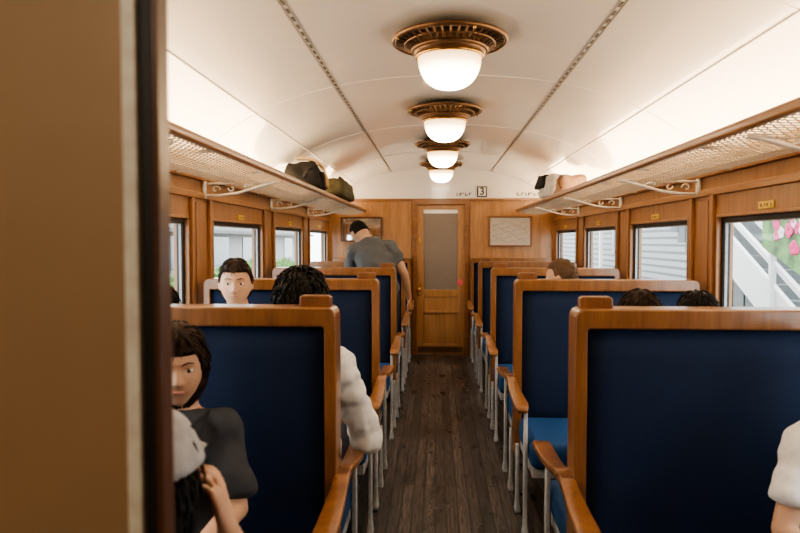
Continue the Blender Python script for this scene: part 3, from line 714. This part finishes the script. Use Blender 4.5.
ST = dict(pel=(-.05,-.05,.93), chest=(-.09,.06,1.19), neck=(-.175,.17,1.370), head=(-.250,.25,1.440),
    sh=[(-.290,.11,1.275), (.025,.10,1.315)], el=[(-.33,.25,1.07), (.150,.10,1.09)], wr=[(-.25,.44,.98), (.190,.18,.87)], hd=[(.1,.9,-.3), (0,.3,-1)],
    hip=[(-.145,0,.90), (.025,0,.90)], kn=[(-.15,.04,.50), (.03,.03,.50)], an=[(-.15,0,.09), (.04,0,.09)])
person('person in grey T-shirt standing and leaning over a bench near the end door', (-.48, 5.50, 0), 0, 1.0, J=ST, seated=False, yaw=32, pitch=-36, roll=-10, style='buzz', shirt=(.105,.11,.115), sleeve=.6, wf=.98, voxel=.007, pn=[(0,0,-1), (-1,0,0)])
# ------------------------------------------------------------------ outside
GROUND = plain('platform_concrete', (.30,.29,.28), .8, nscale=3)
tag(obj('ground', B(-30, 30, -15, 60, -.95, -.9), GROUND), kind='structure')
tag(obj('platform', B(1.62, 8, -8, 40, -.9, -.05), GROUND), kind='structure')
def stripes(name, c0, c1, sc):
    m, nt, b = nmat(name); w = N(nt, 'ShaderNodeTexWave'); w.bands_direction = 'Z'; w.inputs['Scale'].default_value = sc
    nt.links.new(coords(nt), w.inputs['Vector']); nt.links.new(ramp(nt, w.outputs['Fac'], [(.15, c0), (.4, c1)]), b.inputs['Base Color']); return m
r = empty('station_building', (5.2, 16, -.05)); tag(r, 'pale station building with horizontal siding beyond the platform on the right', 'building')
bm = nb(); box(bm, 0, 3, -4.2, 14, 0, 3.0); obj('siding', bm, stripes('siding', (.09,.095,.10), (.28,.29,.30), 1.9), r)
obj('building_door', B(-.04, 0, 6.4, 7.6, 0, 2.1), WINF, r); obj('eave', B(-.4, 3, -4.3, 14, 3.0, 3.15), WHITE, r)
obj('building_window', B(-.04, 0, 2.4, 3.6, 1.1, 2.0), plain('dark_glass', (.05,.06,.07), .15), r)
obj('building_post', B(-.3, -.22, 4.0, 4.1, 0, 3.0), WHITEP, r)
r = empty('staircase', (3.45, 6.5, -.05)); tag(r, 'white footbridge staircase with handrails outside the right window', 'staircase')
bm = nb(); ns = 14
for k in range(ns): box(bm, .06, 1.5, .3*k-.6, .3*k-.27, 0 if k < 4 else .155*(k-3), .155*(k+1))
obj('steps', bm, plain('step_grey', (.15,.16,.165), .8), r)
obj('stair_wall', B(1.56, 1.62, -2.2, 3.6, 0, 2.3), plain('pale_stair_wall', (.24,.27,.27), .8), r)
sl = .155/.3
def rail(z, th, x, nm, mat=WHITE):
    bm = nb(); prism(bm, [(-.6,z),(3.6,z+4.2*sl),(3.6,z+4.2*sl+th),(-.6,z+th)], 'x', x, x+.05); return obj(nm, bm, mat, r)
rail(-.05, .45, 0, 'stringer'); rail(.58, .06, 0, 'handrail'); rail(.86, .09, 0, 'handrail'); rail(.86, .08, 1.5, 'handrail')
bm = nb()
for k in range(5):
    yy = -.5+k*1.0; box(bm, 0, .05, yy, yy+.05, sl*(yy+.6), sl*(yy+.6)+.9)
obj('railing_posts', bm, WHITE, r)
r = empty('flower_poster', (3.36, 5.6, -.05)); tag(r, 'green poster panel with pink flowers at the foot of the outside staircase', 'poster')
bm = nb(); prism(bm, [(-.35,.72),(1.42,1.36),(1.42,2.02),(-.35,2.02)], 'x', 0, .03)
obj('poster_sheet', bm, plain('leafy_green', (.10,.21,.07), .6, nscale=5, var=.6), r)
obj('poster_post', B(.03, .07, -.30, -.26, 0, 2.02), WHITE, r); obj('poster_post', B(.03, .07, 1.30, 1.34, 0, 2.02), WHITE, r)
for k in range(46):
    y_ = random.uniform(-.28, 1.34); z_ = random.uniform(.90+.36*(y_+.35), 1.95); bm = nb(); R_ = random.uniform(.022, .045)
    for q in range(5):
        a = 2*PI*q/5+k; ball(bm, (-.004, y_+R_*math.cos(a), z_+R_*math.sin(a)), R_*.85, (.15,1,1), seg=8, rings=6)
    obj('printed_flower', bm, PINK if k % 3 else WHITE, r, smooth=True)
r = empty('shop_building', (-7, 12, -.9)); tag(r, 'pale building with blue windows beyond the left windows', 'building')
obj('facade', B(-4, 0, -6, 22, 0, 2.75), plain('facade_paint', (.30,.31,.30), .7), r)
BG = plain('blue_glass', (.08,.12,.14), .2)
for k in range(8): obj('building_window', B(0, .03, -5+k*3.2, -3.4+k*3.2, 1.5, 2.4), BG, r)
obj('awning', B(0, .5, -6, 22, 2.5, 2.6), plain('grey_awning', (.15,.16,.16), .7), r)
LEAF = plain('leaves', (.08,.15,.04), .8, nscale=8, var=.4)
for k, (x, y, h, lb) in enumerate(((-4.2, 9.5, 1.65, 'round green shrub outside the second left window'), (-4.0, 13, 1.8, 'taller green shrub outside the third left window'), (-4.4, 17.5, 1.7, 'green shrub farthest along outside the left windows'))):
    r = empty('shrub', (x, y, -.9)); tag(r, lb, 'shrub', 'shrubs outside the left windows')
    obj('stem', tube(nb(), [(0,0,0), (0,0,h*.6)], .05, 8), BRN, r)
    def lf(d): return V((d.x*.9, d.y*1.1, d.z*h*.38+h*.62))*1.0 + V(d)*(.22*noise.noise(d*4)+.12*noise.noise(d*11))
    obj('foliage', sphere_map(lf, 48, 36), LEAF, r)
# ------------------------------------------------------------------ light
w = bpy.data.worlds.new('world'); bpy.context.scene.world = w; w.use_nodes = True
bg = w.node_tree.nodes['Background']; bg.inputs[0].default_value = (.92,.96,1,1); bg.inputs[1].default_value = 7.0
def area(name, loc, rot, sx, sy, e, col):
    l = bpy.data.lights.new(name, 'AREA'); l.shape = 'RECTANGLE'; l.size = sx; l.size_y = sy; l.energy = e; l.color = col
    o = bpy.data.objects.new(name, l); C.objects.link(o); o.location = loc; o.rotation_euler = rot; return o
for s in (-1, 1):   # wide unseen fill lights added above the racks to warm the ceiling sides
    area('rack_fill_light', (s*1.15, 4.2, 1.762), (PI, s*.10, 0), .26, 6.8, 70, (1,.72,.43))
l = bpy.data.lights.new('vestibule_fill', 'POINT'); l.energy = 13; l.color = (1,.86,.68); l.shadow_soft_size = .12  # added fill behind the camera to brighten the tan partition, no visible fixture
o = bpy.data.objects.new('vestibule_fill', l); C.objects.link(o); o.location = (-.5, -.5, 1.9)
# ------------------------------------------------------------------ camera
cam = bpy.data.cameras.new('camera'); co = bpy.data.objects.new('camera', cam); C.objects.link(co)
co.location = (-.055, 0, 1.37); co.rotation_euler = (math.radians(90-2.25), 0, math.radians(3.17))
cam.lens = 29.25; cam.sensor_width = 36; cam.clip_start = .05
cam.dof.use_dof = True; cam.dof.focus_distance = 4.2; cam.dof.aperture_fstop = 4.5
bpy.context.scene.camera = co
try: bpy.context.scene.view_settings.look = 'AgX - Medium High Contrast'
except Exception as e: print('look', e)
